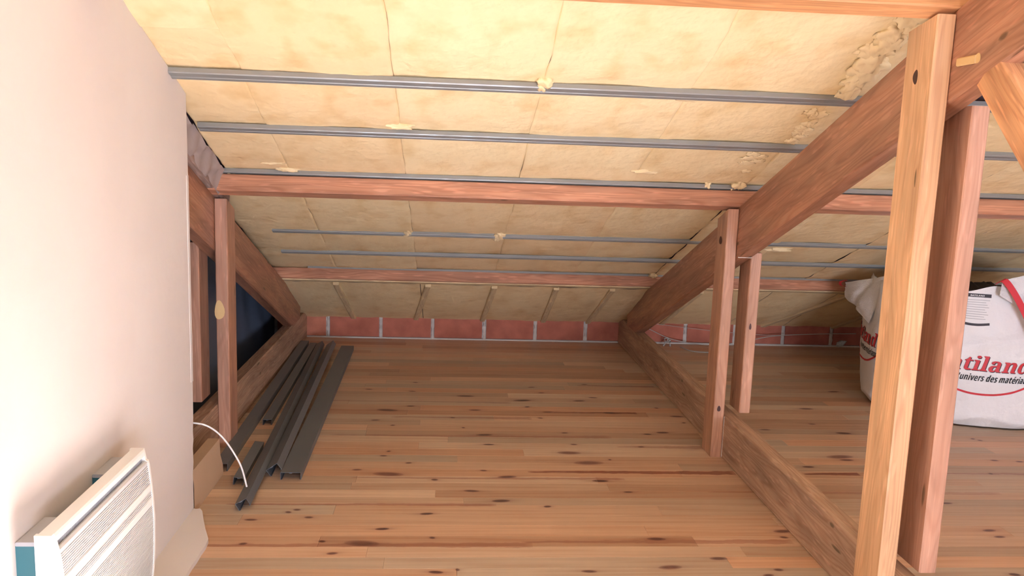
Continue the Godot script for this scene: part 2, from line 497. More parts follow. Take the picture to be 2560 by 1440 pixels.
func left_truss() -> void:
	var t := thing("roof_truss", "shaded pine roof truss just beyond the white wall, with a pale round knot", "truss", "pine roof trusses")
	var x0 := -1.1904
	var x1 := -1.1156
	var st := mb()
	rafter(st, x0 + 0.0006, x1 - 0.0006, -6.42, -3.36)
	obj("rafter", st, M.rafter, t)
	st = mb()
	bx(st, Vector3(x0, 0.0, -6.69), Vector3(x1, 0.2186, -3.36), 0.006)
	obj("bottom_chord", st, M.chord, t)
	posted("post", t, Vector3(x1 + 0.001, 0.0, -4.236), Vector3(-1.056, 1.232, -4.085), "post_side", 0.389)
	posted("post", t, Vector3(-1.247, 0.232, -4.236), Vector3(x0 - 0.001, 1.02, -4.085), "post_side")
	# weathered packing board between the rafter and the insulation
	st = mb()
	var xf := frame(Vector3(0, 0.896 + 0.389 * (-4.25 + 5.0), -4.25), Vector3(1, 0, 0), Vector3(0, 0.932, -0.3625))
	extr(st, chamf(x0 + 0.005, 0.0, x1 + 0.028, 0.115, 0.008), xf, 0.93, Vector2(0.2, 0.7))
	obj("packing_board", st, M.grey_wood, t)
	st = mb()
	sheet(st, 24, 5, func(u: float, v: float) -> Vector3:
		var s := lerpf(rs(-4.1), rs(-3.345), u)
		var w := 0.012 * sin(u * 21.0 + v * 4.0) + 0.008 * sin(u * 47.0 - v * 3.0)
		return roof(lerpf(-1.085, -1.048, v) + w * 0.4, s, lerpf(0.1, 0.006, v) + w))
	obj("torn_membrane", st, M.membrane, t)
	knot(t, Vector3(-1.098, 0.693, -4.085), Vector3(0, 0, 1), Vector3(0, 1, 0), 0.047, 0.024, "knot_pale")

func purlin(label: String, a: Vector2, x0: float, x1: float, w: float, h: float, m: String, lit_band := false) -> void:
	# a = (y, z) of the edge nearest to the camera; w along the slope, h into the roof
	var st := mb()
	var xf := Transform3D(Basis(Vector3(0, TC, -TS), Vector3(0, TS, TC), Vector3(1, 0, 0)), Vector3(x0, a.x, a.y))
	extr(st, chamf(0.0, -w, h, 0.0, 0.005), xf, x1 - x0, Vector2(rng.randf() * 2.0, rng.randf()))
	var o := obj("purlin", st, M[m])
	tag(o, label, "purlin", "pine purlins across the slope")
	if lit_band:  # pale strip that paints in the bright lit band of the inner face
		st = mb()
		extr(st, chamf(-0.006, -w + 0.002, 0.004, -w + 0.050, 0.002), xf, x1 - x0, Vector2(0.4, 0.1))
		obj("lit_band", st, M.batten, o).set_meta("label", "pale strip painting the lit underside of the purlin")


# ---------------------------------------------------------------- ceiling
const RAIL_S := [3.832, 3.362, 2.852, 1.890, 1.449, 1.029]

func panel(parent: Node3D, x0: float, x1: float, s0: float, s1: float, lift: float, seed_at: float) -> void:
	var n := noise(11, 1.0, 3)
	var n2 := noise(12, 1.0, 2)
	var st := mb()
	var g := -0.0006
	var nu := 18
	var nv := 64
	sheet(st, nu, nv, func(u: float, v: float) -> Vector3:
		# points crowd at the edges so that they round off
		var uu := 0.5 - 0.5 * cos(PI * u)
		var vv := 0.5 - 0.5 * cos(PI * v)
		var s := lerpf(s0 + g, s1 - g, vv)
		var x := lerpf(x0 + g + 0.009 * n2.get_noise_2d(x0 * 50.0, s * 2.2), x1 - g + 0.009 * n2.get_noise_2d(x1 * 50.0, s * 2.2), uu)
		var e := minf(minf(uu, 1.0 - uu) * (x1 - x0), minf(s - s0, s1 - s))
		var ragged := 0.6 + 0.6 * n2.get_noise_2d(x * 9.0 + seed_at, s * 9.0)
		var round_off := -0.009 * clampf(0.45 + 1.3 * n2.get_noise_2d(x * 3.0 + 7.0, s * 3.0), 0.12, 1.0) * pow(clampf(1.0 - e / (0.008 * maxf(0.3, ragged)), 0.0, 1.0), 2.0)
		var bump := 0.007 * n.get_noise_2d(x * 2.2 + seed_at, s * 2.2) + 0.0028 * n.get_noise_2d(x * 11.0 + seed_at, s * 11.0)
		for sr in RAIL_S:
			bump -= 0.007 * exp(-pow((s - sr) / 0.045, 2.0))
		return roof(x, s, lift + bump + round_off), Vector2(x1 - x0, s1 - s0))
	for side in [0, 1]:
		var xs: float = x0 + g if side == 0 else x1 - g
		var a := roof(xs, s0, lift - 0.02); var b := roof(xs, s1, lift - 0.02)
		var c := roof(xs, s1, -0.07); var d := roof(xs, s0, -0.07)
		var nn := Vector3(-1, 0, 0) if side == 0 else Vector3(1, 0, 0)
		if side == 0:
			tri(st, a, c, b, nn, Vector2.ZERO, Vector2.ONE, Vector2.RIGHT); tri(st, a, d, c, nn, Vector2.ZERO, Vector2.DOWN, Vector2.ONE)
		else:
			tri(st, a, b, c, nn, Vector2.ZERO, Vector2.RIGHT, Vector2.ONE); tri(st, a, c, d, nn, Vector2.ZERO, Vector2.ONE, Vector2.DOWN)
	obj("insulation_panel", st, M[["wool", "wool_warm", "wool_pale"][int(absf(seed_at) * 1.37) % 3]], parent)

func tuft(parent: Node3D, x: float, s: float, rx: float, rsl: float, rn: float, sd: float, called := "torn_insulation") -> void:
	var n := noise(21, 1.0, 3)
	var st := mb()
	sheet(st, 18, 12, func(u: float, v: float) -> Vector3:
		var a := TAU * u
		var b := PI * (v - 0.5)
		var p := Vector3(sin(b), cos(a) * cos(b), sin(a) * cos(b))
		var k := 1.0 + 0.75 * n.get_noise_3d(p.x * 1.1 + sd * 3.0, p.y * 1.1 + sd, p.z * 1.1) + 0.10 * n.get_noise_3d(p.x * 4.0 + sd, p.y * 4.0, p.z * 4.0)
		return roof(x + p.x * rx * k, s + p.y * rsl * k, p.z * rn * k))
	obj(called, st, M.wool_torn, parent)

func rail_profile() -> PackedVector2Array:
	# furring channel, x up the slope, y into the room: folded flanges and a ribbed face
	return PackedVector2Array([Vector2(-0.024, -0.006), Vector2(-0.024, 0.012), Vector2(-0.0215, 0.0145), Vector2(-0.008, 0.0145), Vector2(-0.006, 0.0125), Vector2(0.006, 0.0125), Vector2(0.008, 0.0145), Vector2(0.0205, 0.0145), Vector2(0.024, 0.011), Vector2(0.024, -0.006)])

func rail(label: String, s: float, x0: float, x1: float, k: float, n0: float) -> void:
	var st := mb()
	var p := PackedVector2Array()
	for q in rail_profile():
		p.append(Vector2(q.x * k, q.y))
	var o := roof(0, s, n0)
	extr(st, p, Transform3D(Basis(Vector3(0, TS, TC), Vector3(0, -TC, TS), Vector3(1, 0, 0)), o + Vector3(x0, 0, 0)), x1 - x0)
	tag(obj("ceiling_rail", st, M.steel), label, "rail", "galvanised ceiling rails")


# ---------------------------------------------------------------- radiator, big bag, profiles
func radiator() -> void:
	var t := thing("radiator", "white electric panel radiator with a finned slot on the left plaster wall", "radiator")
	var z0 := -2.505
	var z1 := -1.905
	var st := mb()
	var back := PackedVector2Array([Vector2(-0.942, 0.10), Vector2(-0.905, 0.10), Vector2(-0.905, 0.50), Vector2(-0.914, 0.510), Vector2(-0.914, 0.537), Vector2(-0.900, 0.540), Vector2(-0.898, 0.556), Vector2(-0.902, 0.562), Vector2(-0.936, 0.562), Vector2(-0.942, 0.556)])
	extr(st, back, Transform3D(Basis(), Vector3(0, 0, z0 + 0.011)), z1 - z0 - 0.022)
	obj("casing", st, M.radiator, t)
	# front panel: a gentle convex curve, ribbed in bands between two plain stripes
	st = mb()
	var pr := PackedVector2Array([Vector2(-0.906, 0.115), Vector2(-0.893, 0.115)])
	var y := 0.122
	while y < 0.518:
		var x := -0.891 + 0.0125 * (1.0 - pow((y - 0.32) / 0.2, 2.0))
		var plain: bool = (y > 0.432 and y < 0.452) or (y > 0.388 and y < 0.408) or y > 0.507 or y < 0.14
		pr.append(Vector2(x, y))
		if not plain:
			pr.append(Vector2(x, y + 0.0030))
			pr.append(Vector2(x - 0.004, y + 0.0034))
			pr.append(Vector2(x - 0.004, y + 0.0056))
		y += 0.006
	pr.append(Vector2(-0.8905, 0.522))
	pr.append(Vector2(-0.897, 0.526))
	pr.append(Vector2(-0.906, 0.522))
	extr(st, pr, Transform3D(Basis(), Vector3(0, 0, z0 + 0.012)), z1 - z0 - 0.024)
	obj("front_panel", st, M.radiator_front, t)
	for ys in [0.388, 0.432]:
		st = mb()
		var x0 := -0.891 + 0.0125 * (1.0 - pow((ys - 0.31) / 0.2, 2.0))
		extr(st, PackedVector2Array([Vector2(x0 - 0.003, ys), Vector2(x0 + 0.0012, ys), Vector2(x0 + 0.0006, ys + 0.021), Vector2(x0 - 0.003, ys + 0.021)]), Transform3D(Basis(), Vector3(0, 0, z0 + 0.013)), z1 - z0 - 0.026)
		obj("panel_stripe", st, M.radiator, t).set_meta("label", "plain white stripe across the ribbed panel")
	for e in [z0, z1 - 0.012]:
		st = mb()
		var ep := PackedVector2Array([Vector2(-0.942, 0.10), Vector2(-0.890, 0.104)])
		for k in 9:
			var yy := 0.13 + 0.38 * k / 8.0
			ep.append(Vector2(-0.8895 + 0.0125 * (1.0 - pow((yy - 0.32) / 0.2, 2.0)), yy))
		ep.append(Vector2(-0.891, 0.524))
		ep.append(Vector2(-0.897, 0.528) if e == z0 else Vector2(-0.8965, 0.55))
		ep.append(Vector2(-0.903, 0.562))
		ep.append(Vector2(-0.942, 0.562))
		extr(st, ep, Transform3D(Basis(), Vector3(0, 0, e)), 0.012)
		obj("end_cap", st, M.radiator, t)
	# fins standing in the outlet slot
	st = mb()
	var z := z0 + 0.02
	while z < z1 - 0.02:
		extr(st, PackedVector2Array([Vector2(-0.9145, 0.508), Vector2(-0.905, 0.512), Vector2(-0.905, 0.534), Vector2(-0.9145, 0.536)]), Transform3D(Basis(), Vector3(0, 0, z)), 0.0016)
		z += 0.0075
	obj("slot_fins", st, M.radiator_grey, t).set_meta("kind", "stuff")
	for zb in [-2.505, -2.075]:
		st = mb()
		extr(st, PackedVector2Array([Vector2(-1.0, 0.18), Vector2(-0.942, 0.18), Vector2(-0.942, 0.522), Vector2(-1.0, 0.522)]), Transform3D(Basis(), Vector3(0, 0, zb)), 0.14)
		var b := obj("wall_bracket", st, M.teal, t)
		b.set_meta("label", "teal wall bracket with grey top behind the radiator")
		st = mb()
		bx(st, Vector3(-0.9995, 0.522, zb - 0.001), Vector3(-0.9425, 0.532, zb + 0.141), 0.002)
		obj("bracket_top", st, M.radiator_grey, b)

const BC := Vector3(3.235, 0, -5.01)
const BF := Vector3(-0.3746, 0, 0.9272)
const BR := Vector3(0.9272, 0, 0.3746)
var bag_n := noise(31, 1.0, 3)

func bag_rim(th: float) -> float:
	return 0.815 + 0.05 * exp(-pow((th - 0.75) / 0.35, 2.0)) + 0.02 * sin(th * 3.0 + 0.6) - 0.17 * exp(-pow((absf(th) - PI) / 1.1, 2.0)) + 0.012 * sin(th * 11.0)

func bag_at(th: float, y: float, out := 0.0) -> Vector3:
	var d := BF * cos(th) + BR * sin(th)
	var r := 0.53 * pow(pow(absf(cos(th)), 2.7) + pow(absf(sin(th)), 2.7), -1.0 / 2.7)
	var k := 1.0 + 0.055 * sin(PI * clampf(y / 0.8, 0.0, 1.0)) - 0.085 * pow(clampf(1.0 - y / 0.10, 0.0, 1.0), 2.0) - 0.02
	r *= k
	# creases running down from the upper corners, dents across the middle
	var w := 0.012 * bag_n.get_noise_3d(d.x * 2.2, y * 3.0, d.z * 2.2) + 0.005 * bag_n.get_noise_3d(d.x * 7.0, y * 8.0, d.z * 7.0)
	var up := clampf((y - 0.38) / 0.4, 0.0, 1.0)
	w -= 0.030 * up * exp(-pow((th - 0.50 - 0.15 * (0.8 - y)) / 0.07, 2.0))
	w += 0.016 * up * exp(-pow((th - 0.36) / 0.08, 2.0))
	w -= 0.020 * exp(-pow((y - 0.50 - 0.10 * th) / 0.035, 2.0)) * exp(-pow((th - 0.25) / 0.4, 2.0))
	w -= 0.035 * up * exp(-pow((th + 1.25) / 0.10, 2.0))
	w += 0.010 * exp(-pow((y - 0.06 - 0.02 * sin(th * 9.0)) / 0.02, 2.0))
	return BC + d * (r + w + out) + Vector3(0, y, 0)

var bag_table := []

# the angle at arc length t from the middle of the side that faces mid
func bag_angle(mid: float, t: float) -> float:
	if bag_table.is_empty():
		var run := 0.0
		for i in 721:
			var th := -PI + TAU * i / 720.0
			var r := 0.545 * pow(pow(absf(cos(th)), 2.7) + pow(absf(sin(th)), 2.7), -1.0 / 2.7)
			var p := Vector2(cos(th), sin(th)) * r
			if i > 0:
				run += p.distance_to(bag_table[-1][1])
			bag_table.append([run, p])
	var want: float = bag_table[int(round((mid + PI) / TAU * 720.0))][0] + t
	var lo := 0
	var hi := 720
	while hi - lo > 1:
		var m := (lo + hi) / 2
		if bag_table[m][0] < want:
			lo = m
		else:
			hi = m
	var f: float = (want - bag_table[lo][0]) / maxf(1e-6, bag_table[hi][0] - bag_table[lo][0])
	return -PI + TAU * (lo + f) / 720.0

func bag_print(parent: Node3D, called: String, text: String, serif: bool, mid: float, t: float, y: float, width: float, height: float, slant: float, out: float, m: String, grow := 0.0) -> void:
	var f := SystemFont.new()
	f.font_names = PackedStringArray(["Droid Serif" if serif else "Droid Sans"])
	f.font_weight = 700
	var tm := TextMesh.new()
	tm.font = f
	tm.text = text
	tm.font_size = 96
	tm.pixel_size = 0.01
	tm.depth = 0.0
	tm.curve_step = 1.5
	var box := tm.get_aabb()
	var a := tm.get_mesh_arrays()
	var v: PackedVector3Array = a[Mesh.ARRAY_VERTEX]
	var n := v.size()
	var idx: PackedInt32Array = a[Mesh.ARRAY_INDEX] if a[Mesh.ARRAY_INDEX] != null else PackedInt32Array(range(n))
	var p := PackedVector3Array()
	for q in v:
		var yy := (q.y - box.position.y) / box.size.y * height
		var xx := (q.x - box.get_center().x) / box.size.x * width + slant * yy
		p.append(bag_at(bag_angle(mid, t + xx), y + yy, out + 0.001))
	var st := mb()
	for i in range(0, idx.size(), 3):
		var A := p[idx[i]]; var B := p[idx[i + 2]]; var C := p[idx[i + 1]]
		var nn := (B - A).cross(C - A)
		if nn.length() < 1e-12:
			continue
		nn = nn.normalized()
		if nn.dot(A - BC) < 0.0:
			tri(st, A, C, B, -nn, Vector2.ZERO, Vector2.ZERO, Vector2.ZERO)
		else:
			tri(st, A, B, C, nn, Vector2.ZERO, Vector2.ZERO, Vector2.ZERO)
	obj(called, st, M[m], parent)

func bag_ribbon(parent: Node3D, called: String, mid: float, pts: Callable, n: int, w: float, m: String, out := 0.002) -> void:
	var st := mb()
	sheet(st, n, 1, func(u: float, v: float) -> Vector3:
		var a: Vector2 = pts.call(u)
		var b: Vector2 = pts.call(u + 0.01)
		var side := (b - a).normalized().orthogonal() * -1.0
		var q := a - side * w * (v - 0.5) * -1.0
		return bag_at(bag_angle(mid, q.x), q.y, out))
	obj(called, st, M[m], parent)

func ribbon(parent: Node3D, called: String, pts: Array, side: Vector3, w: float, m: String) -> void:
	var st := mb()
	var c := curve(pts, 24)
	for face in [1.0, -1.0]:
		sheet(st, 24, 1, func(u: float, v: float) -> Vector3:
			return c[int(round(u * 24.0))] + side * w * (v - 0.5) * face + Vector3(0, 0, 0.0008) * face)
	obj(called, st, M[m], parent)

func flap(parent: Node3D, c: Array, sag: float, sd: float) -> void:
	# four corners: lower left, lower right, upper right, upper left, bent and creased, 2 mm thick
	var n := noise(41, 1.0, 2)
	var st := mb()
	var nrm: Vector3 = (c[1] - c[0]).cross(c[3] - c[0]).normalized()
	for face in [1, -1]:
		sheet(st, 16, 16, func(u0: float, v: float) -> Vector3:
			var u: float = u0 if face == 1 else 1.0 - u0
			var p: Vector3 = c[0].lerp(c[1], u).lerp(c[3].lerp(c[2], u), v)
			var w := sag * sin(PI * u) * sin(PI * v) - 0.02 * exp(-pow((u - 0.35 - 0.3 * v) / 0.08, 2.0)) + 0.006 * n.get_noise_2d(u * 4.0 + sd, v * 4.0)
			return p + nrm * (w + (0.001 if face == 1 else -0.001)))
	obj("folded_flap", st, M.bag, parent)

func big_bag() -> void:
	var t := thing("bulk_bag", "large open white woven bulk bag with red lettering standing under the eaves", "bag")
	var st := mb()
	sheet(st, 150, 60, func(u: float, v: float) -> Vector3:
		var th := -PI + TAU * u
		var y := bag_rim(th) * (0.012 + 0.988 * v)
		return bag_at(th, y), Vector2(4.0, 1.0))
	# inside of the rim, and the bottom
	sheet(st, 120, 6, func(u: float, v: float) -> Vector3:
		var th := PI - TAU * u
		return bag_at(th, bag_rim(th) - 0.15 * (1.0 - v) , -0.004 * (1.0 if v < 0.99 else 0.0)), Vector2(4.0, 0.2))
	obj("bag_body", st, M.bag, t)
	st = mb()
	var rn := noise(51, 1.0, 3)
	sheet(st, 60, 14, func(u: float, v: float) -> Vector3:
		var th := PI - TAU * u
		var p := bag_at(th, 0.72, -0.02)
		var q := BC.lerp(Vector3(p.x, 0, p.z), 1.0 - v)
		return Vector3(q.x, 0.735 + 0.06 * v + 0.05 * rn.get_noise_2d(q.x * 7.0, q.z * 7.0), q.z))
	obj("contents", st, M.rubble, t).set_meta("label", "dark plastic waste filling the bag")
	for side in [0.0, -PI / 2]:
		var sh := 0.045 if side == 0.0 else 0.07
		var hi := 0.0 if side == 0.0 else 0.035
		bag_print(t, "printed_shadow", "batiland", true, side, sh + 0.004, hi + 0.352, 0.50, 0.088, 0.25, 0.0015, "print_dark")
		bag_print(t, "printed_name", "batiland", true, side, sh, hi + 0.356, 0.50, 0.088, 0.25, 0.003, "print_red")
		bag_print(t, "printed_slogan", "L'univers des matériaux", false, side, sh + 0.065, hi + 0.295, 0.40, 0.042, 0.22, 0.002, "print_black")
		bag_ribbon(t, "printed_arc", side, func(u: float) -> Vector2:
			var a := PI * (1.02 + 0.96 * u)
			return Vector2(sh + 0.02 + 0.315 * cos(a), hi * 1.6 + 0.40 + 0.185 * sin(a)), 48, 0.012, "print_red")
	bag_ribbon(t, "printed_label", 0.0, func(u: float) -> Vector2: return Vector2(-0.10 + 0.16 * u, 0.788), 10, 0.02, "print_dark")
	bag_print(t, "label_text", "BATILAND", false, 0.0, -0.015, 0.783, 0.075, 0.009, 0.0, 0.004, "print_white")
	bag_ribbon(t, "printed_label", 0.0, func(u: float) -> Vector2: return Vector2(-0.093 + 0.155 * u, 0.628 - 0.008 * sin(PI * u)), 10, 0.014, "print_dark")
	for k in 9:
		bag_ribbon(t, "label_line", 0.0, func(u: float) -> Vector2: return Vector2(-0.09 + (0.145 - 0.03 * fmod(k * 0.7, 1.0)) * u, 0.762 - 0.0135 * k), 8, 0.0022, "print_grey")
	# folded corners and red lifting straps
	flap(t, [Vector3(2.682, 0.625, -5.42), Vector3(2.657, 0.52, -5.02), Vector3(2.744, 0.832, -4.99), Vector3(2.678, 0.723, -5.42)], 0.02, 1.0)
	flap(t, [Vector3(3.106, 0.80, -4.455), Vector3(3.33, 0.66, -4.37), Vector3(3.30, 0.955, -4.38), Vector3(3.108, 0.888, -4.45)], 0.012, 5.0)
	ribbon(t, "lifting_strap", [Vector3(3.09, 0.865, -4.47), Vector3(3.108, 0.890, -4.435), Vector3(3.15, 0.825, -4.40), Vector3(3.214, 0.705, -4.37), Vector3(3.30, 0.55, -4.36)], Vector3(0.82, 0.52, 0.1), 0.036, "strap")
	ribbon(t, "lifting_strap", [Vector3(2.70, 0.735, -5.45), Vector3(2.655, 0.725, -5.44), Vector3(2.648, 0.705, -5.43), Vector3(2.67, 0.695, -5.42), Vector3(2.70, 0.70, -5.42)], Vector3(0.1, 0.05, 1.0), 0.03, "strap")

# an open channel of sheet steel lying along the floor; roll turns it about its length
func profile(label: String, a: Vector3, b: Vector3, w: float, h: float, roll: float, called := "metal_profile") -> void:
	var st := mb()
	var d := (b - a).normalized()
	var x := Vector3.UP.cross(d).normalized().rotated(d, roll)
	var y := d.cross(x)
	var th := 0.0016
	var p := PackedVector2Array([Vector2(-w / 2, 0), Vector2(-w / 2, h), Vector2(w / 2, h), Vector2(w / 2, 0), Vector2(w / 2 - 0.007, 0), Vector2(w / 2 - 0.007, th), Vector2(w / 2 - th, th), Vector2(w / 2 - th, h - th), Vector2(0.008, h - th), Vector2(0.005, h - th - 0.003), Vector2(-0.005, h - th - 0.003), Vector2(-0.008, h - th), Vector2(-w / 2 + th, h - th), Vector2(-w / 2 + th, th), Vector2(-w / 2 + 0.007, th), Vector2(-w / 2 + 0.007, 0)])
	extr(st, p, Transform3D(Basis(x, y, d), a), a.distance_to(b))
	tag(obj(called, st, M.dark_steel), label, "metal profile", "loose steel profiles on the floor")


# ---------------------------------------------------------------- the scene
func materials() -> void:
	var w1 := wood_tex(101, 2, 0.30)
	var w2 := wood_tex(202, 2, 0.45)
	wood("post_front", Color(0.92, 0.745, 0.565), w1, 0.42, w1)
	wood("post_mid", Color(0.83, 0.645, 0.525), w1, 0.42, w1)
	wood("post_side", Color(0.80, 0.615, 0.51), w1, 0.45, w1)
	wood("strut", Color(0.90, 0.68, 0.49), w2, 0.45, w2)
	wood("rafter", Color(0.75, 0.55, 0.435), w2, 0.36, w2)
	wood("chord", Color(0.80, 0.675, 0.57), w2, 0.55, w2)
	wood("purlin_top", Color(0.91, 0.68, 0.47), w1, 0.4)
	wood("purlin_red", Color(0.84, 0.62, 0.495), w2, 0.38)
	wood("grey_wood", Color(0.72, 0.63, 0.58), w2, 0.85)
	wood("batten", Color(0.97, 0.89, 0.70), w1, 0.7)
	mat("knot_dark", Color(0.28, 0.16, 0.13), 0.5)
	mat("knot_pale", Color(0.86, 0.72, 0.50), 0.5)
	mat("plaster_white", Color(0.92, 0.91, 0.88), 0.8)
	# mineral wool: pale yellow, faint blotches, felted relief
	var wool := mat("wool", Color(0.965, 0.868, 0.67), 0.95)
	wool.albedo_texture = noise_tex(61, 0.010, 512, [Color(0.93, 0.88, 0.80), Color(1, 1, 1), Color(1, 1, 1)])
	wool.uv1_triplanar = true
	wool.uv1_world_triplanar = true
	wool.uv1_scale = Vector3(0.9, 0.9, 0.9)
	wool.heightmap_enabled = true
	wool.heightmap_texture = noise_tex(62, 0.035, 512, [], 5)
	wool.heightmap_scale = 0.5
	for v in [["wool_warm", Color(0.962, 0.852, 0.655)], ["wool_pale", Color(0.972, 0.882, 0.69)]]:
		var wv: StandardMaterial3D = wool.duplicate()
		wv.resource_name = v[0]
		wv.albedo_color = v[1]
		M[v[0]] = wv
	var torn: StandardMaterial3D = wool.duplicate()
	torn.resource_name = "wool_torn"
	torn.albedo_color = Color(0.97, 0.88, 0.69)
	torn.heightmap_enabled = false
	torn.rim_enabled = true
	torn.rim = 0.3
	M["wool_torn"] = torn
	var plaster := mat("plaster", Color(0.885, 0.855, 0.835), 0.85)
	plaster.uv1_triplanar = true
	plaster.uv1_world_triplanar = true
	plaster.uv1_scale = Vector3(1.3, 1.3, 1.3)
	plaster.albedo_texture = noise_tex(71, 0.006, 256, [Color(0.985, 0.98, 0.977), Color(1, 1, 1)])
	plaster.heightmap_enabled = true
	plaster.heightmap_texture = noise_tex(72, 0.02, 512)
	plaster.heightmap_scale = 0.06
	var raw: StandardMaterial3D = plaster.duplicate()
	raw.resource_name = "raw_plaster"
	raw.albedo_color = Color(0.80, 0.68, 0.56)
	M["raw_plaster"] = raw
	var fl := mat("floor_boards", Color(1, 1, 1), 0.42)
	fl.albedo_texture = floor_tex()
	mat("subfloor", Color(0.20, 0.13, 0.09), 0.9)
	var brick := mat("brick", Color(0.80, 0.49, 0.40), 0.9)
	brick.uv1_triplanar = true
	brick.uv1_world_triplanar = true
	brick.albedo_texture = noise_tex(81, 0.02, 256, [Color(0.82, 0.80, 0.78), Color(1, 1, 1)])
	brick.heightmap_enabled = true
	brick.heightmap_texture = brick.albedo_texture
	brick.heightmap_scale = 0.4
	for k in 2:
		var b2: StandardMaterial3D = brick.duplicate()
		b2.albedo_color = [Color(0.75, 0.45, 0.38), Color(0.84, 0.54, 0.43)][k]
		M["brick_%d" % k] = b2
	mat("mortar", Color(0.84, 0.82, 0.78), 0.95)
	var steel := mat("steel", Color(0.60, 0.605, 0.59), 0.55, 0.4)
	steel.uv1_triplanar = true
	steel.uv1_world_triplanar = true
	steel.roughness_texture = noise_tex(91, 0.03, 256, [Color(0.75, 0.75, 0.75), Color(1, 1, 1)])
	mat("dark_steel", Color(0.46, 0.48, 0.50), 0.5, 0.35)
	mat("radiator", Color(0.94, 0.93, 0.91), 0.35)
	mat("radiator_grey", Color(0.70, 0.70, 0.71), 0.55)
	mat("radiator_front", Color(0.84, 0.84, 0.84), 0.45)
	mat("teal", Color(0.24, 0.46, 0.50), 0.6)
	var bag := mat("bag", Color(0.93, 0.925, 0.915), 0.6)
	bag.heightmap_enabled = true
	bag.heightmap_texture = noise_tex(95, 0.03, 256)
	bag.heightmap_scale = 0.2
	bag.uv1_scale = Vector3(3, 3, 1)
	mat("print_red", Color(0.83, 0.22, 0.25), 0.6)
	mat("print_dark", Color(0.22, 0.20, 0.22), 0.6)
	mat("print_black", Color(0.12, 0.12, 0.13), 0.6)
	mat("print_grey", Color(0.62, 0.62, 0.62), 0.7)
	mat("print_white", Color(0.93, 0.93, 0.92), 0.7)
	mat("strap", Color(0.85, 0.22, 0.26), 0.7)
	mat("rubble", Color(0.20, 0.15, 0.14), 0.6)
	mat("membrane", Color(0.66, 0.60, 0.57), 0.7)
	mat("felt", Color(0.52, 0.42, 0.43), 0.9)
	mat("black_film", Color(0.42, 0.47, 0.55), 0.5)  # film colour lifted paler and bluish to paint in the veil of haze
	mat("cable", Color(0.92, 0.91, 0.89), 0.45)
	mat("string", Color(0.72, 0.70, 0.66), 0.8)
	mat("paper", Color(0.78, 0.80, 0.80), 0.9)
	mat("wire", Color(0.08, 0.07, 0.07), 0.6)
	var glass := mat("glass", Color(1, 1, 1, 0.06), 0.02)
	glass.transparency = BaseMaterial3D.TRANSPARENCY_ALPHA

func light_and_camera() -> void:
	var cam := Camera3D.new()
	cam.name = "camera"
	cam.transform = Transform3D(Basis(Vector3.UP, -0.0776) * Basis(Vector3.RIGHT, -0.1512) * Basis(Vector3(0, 0, 1), 0.035), Vector3(0, 1.46, 0))
	cam.fov = rad_to_deg(2.0 * atan(720.0 / 2095.27))
	cam.near = 0.02
	cam.far = 100.0
	add_child(cam)
	var env := Environment.new()
	env.background_mode = Environment.BG_SKY
	var sm := ProceduralSkyMaterial.new()
	sm.sky_top_color = Color(0.55, 0.68, 0.85)
	sm.sky_horizon_color = Color(0.82, 0.86, 0.90)
	sm.ground_bottom_color = Color(0.35, 0.33, 0.30)
	sm.ground_horizon_color = Color(0.75, 0.75, 0.74)
	env.sky = Sky.new()
	env.sky.sky_material = sm
	env.background_energy_multiplier = 1.0
	env.tonemap_mode = Environment.TONE_MAPPER_LINEAR
	env.tonemap_exposure = 3.75
	env.sdfgi_enabled = true
	env.ssao_enabled = true
	env.ssil_enabled = true
	var we := WorldEnvironment.new()
	we.name = "environment"
	we.environment = env
	add_child(we)
	# the sun falls through the roof window behind the camera on to the boards in front of it
	var sun := DirectionalLight3D.new()
	sun.name = "sun"
	sun.look_at_from_position(Vector3.ZERO, Vector3(-0.02, -2.91, -3.60))
	sun.light_color = Color(0.74, 0.845, 1.0)
	sun.light_energy = SUN
	sun.light_angular_distance = 0.6
	sun.shadow_enabled = true
	add_child(sun)
	# daylight of the same roof window
	var day := AreaLight3D.new()
	day.name = "window_daylight"
	day.area_size = Vector2(1.06, 0.46)
	day.light_color = Color(0.82, 0.88, 1.0)
	day.light_energy = DAY
	day.area_range = 20.0 if "area_range" in day else 20.0
	day.shadow_enabled = true
	day.position = Vector3(WX, 2.985, 2.16)
	day.basis = Basis.looking_at(Vector3(0, -TC, -TS), Vector3(0, TS, -TC))
	add_child(day)
	# added fill light, set at a made-up low window in the rear wall
	var rear := AreaLight3D.new()
	rear.name = "added_rear_fill"
	rear.area_size = Vector2(1.9, 0.8)
	rear.light_color = Color(0.86, 0.90, 1.0)
	rear.light_energy = REAR_FILL
	rear.area_range = 20.0
	rear.shadow_enabled = true
	rear.position = Vector3(1.9, 0.56, 4.46)
	add_child(rear)

const SUN := 30.0
const DAY := 0.7
const REAR_FILL := 9.0
const WX := 0.0

func _ready() -> void:
	rng.seed = 5
	light_and_camera()
	lay_rows()
	materials()
	shell()
	floor_and_walls()
	ceiling_build()
	left_truss()
	right_truss()
	purlin("orange pine purlin crossing the top edge above the front post", Vector2(1.927, -2.343), -0.999, 5.15, 0.07, 0.10, "purlin_top")
	purlin("red brown pine purlin across the middle of the slope, resting on the rafters", Vector2(1.277, -4.0), -1.19, 5.15, 0.075, 0.082, "purlin_red")
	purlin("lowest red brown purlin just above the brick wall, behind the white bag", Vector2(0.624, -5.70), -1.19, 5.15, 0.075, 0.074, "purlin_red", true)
	radiator()
	big_bag()
	small_things()

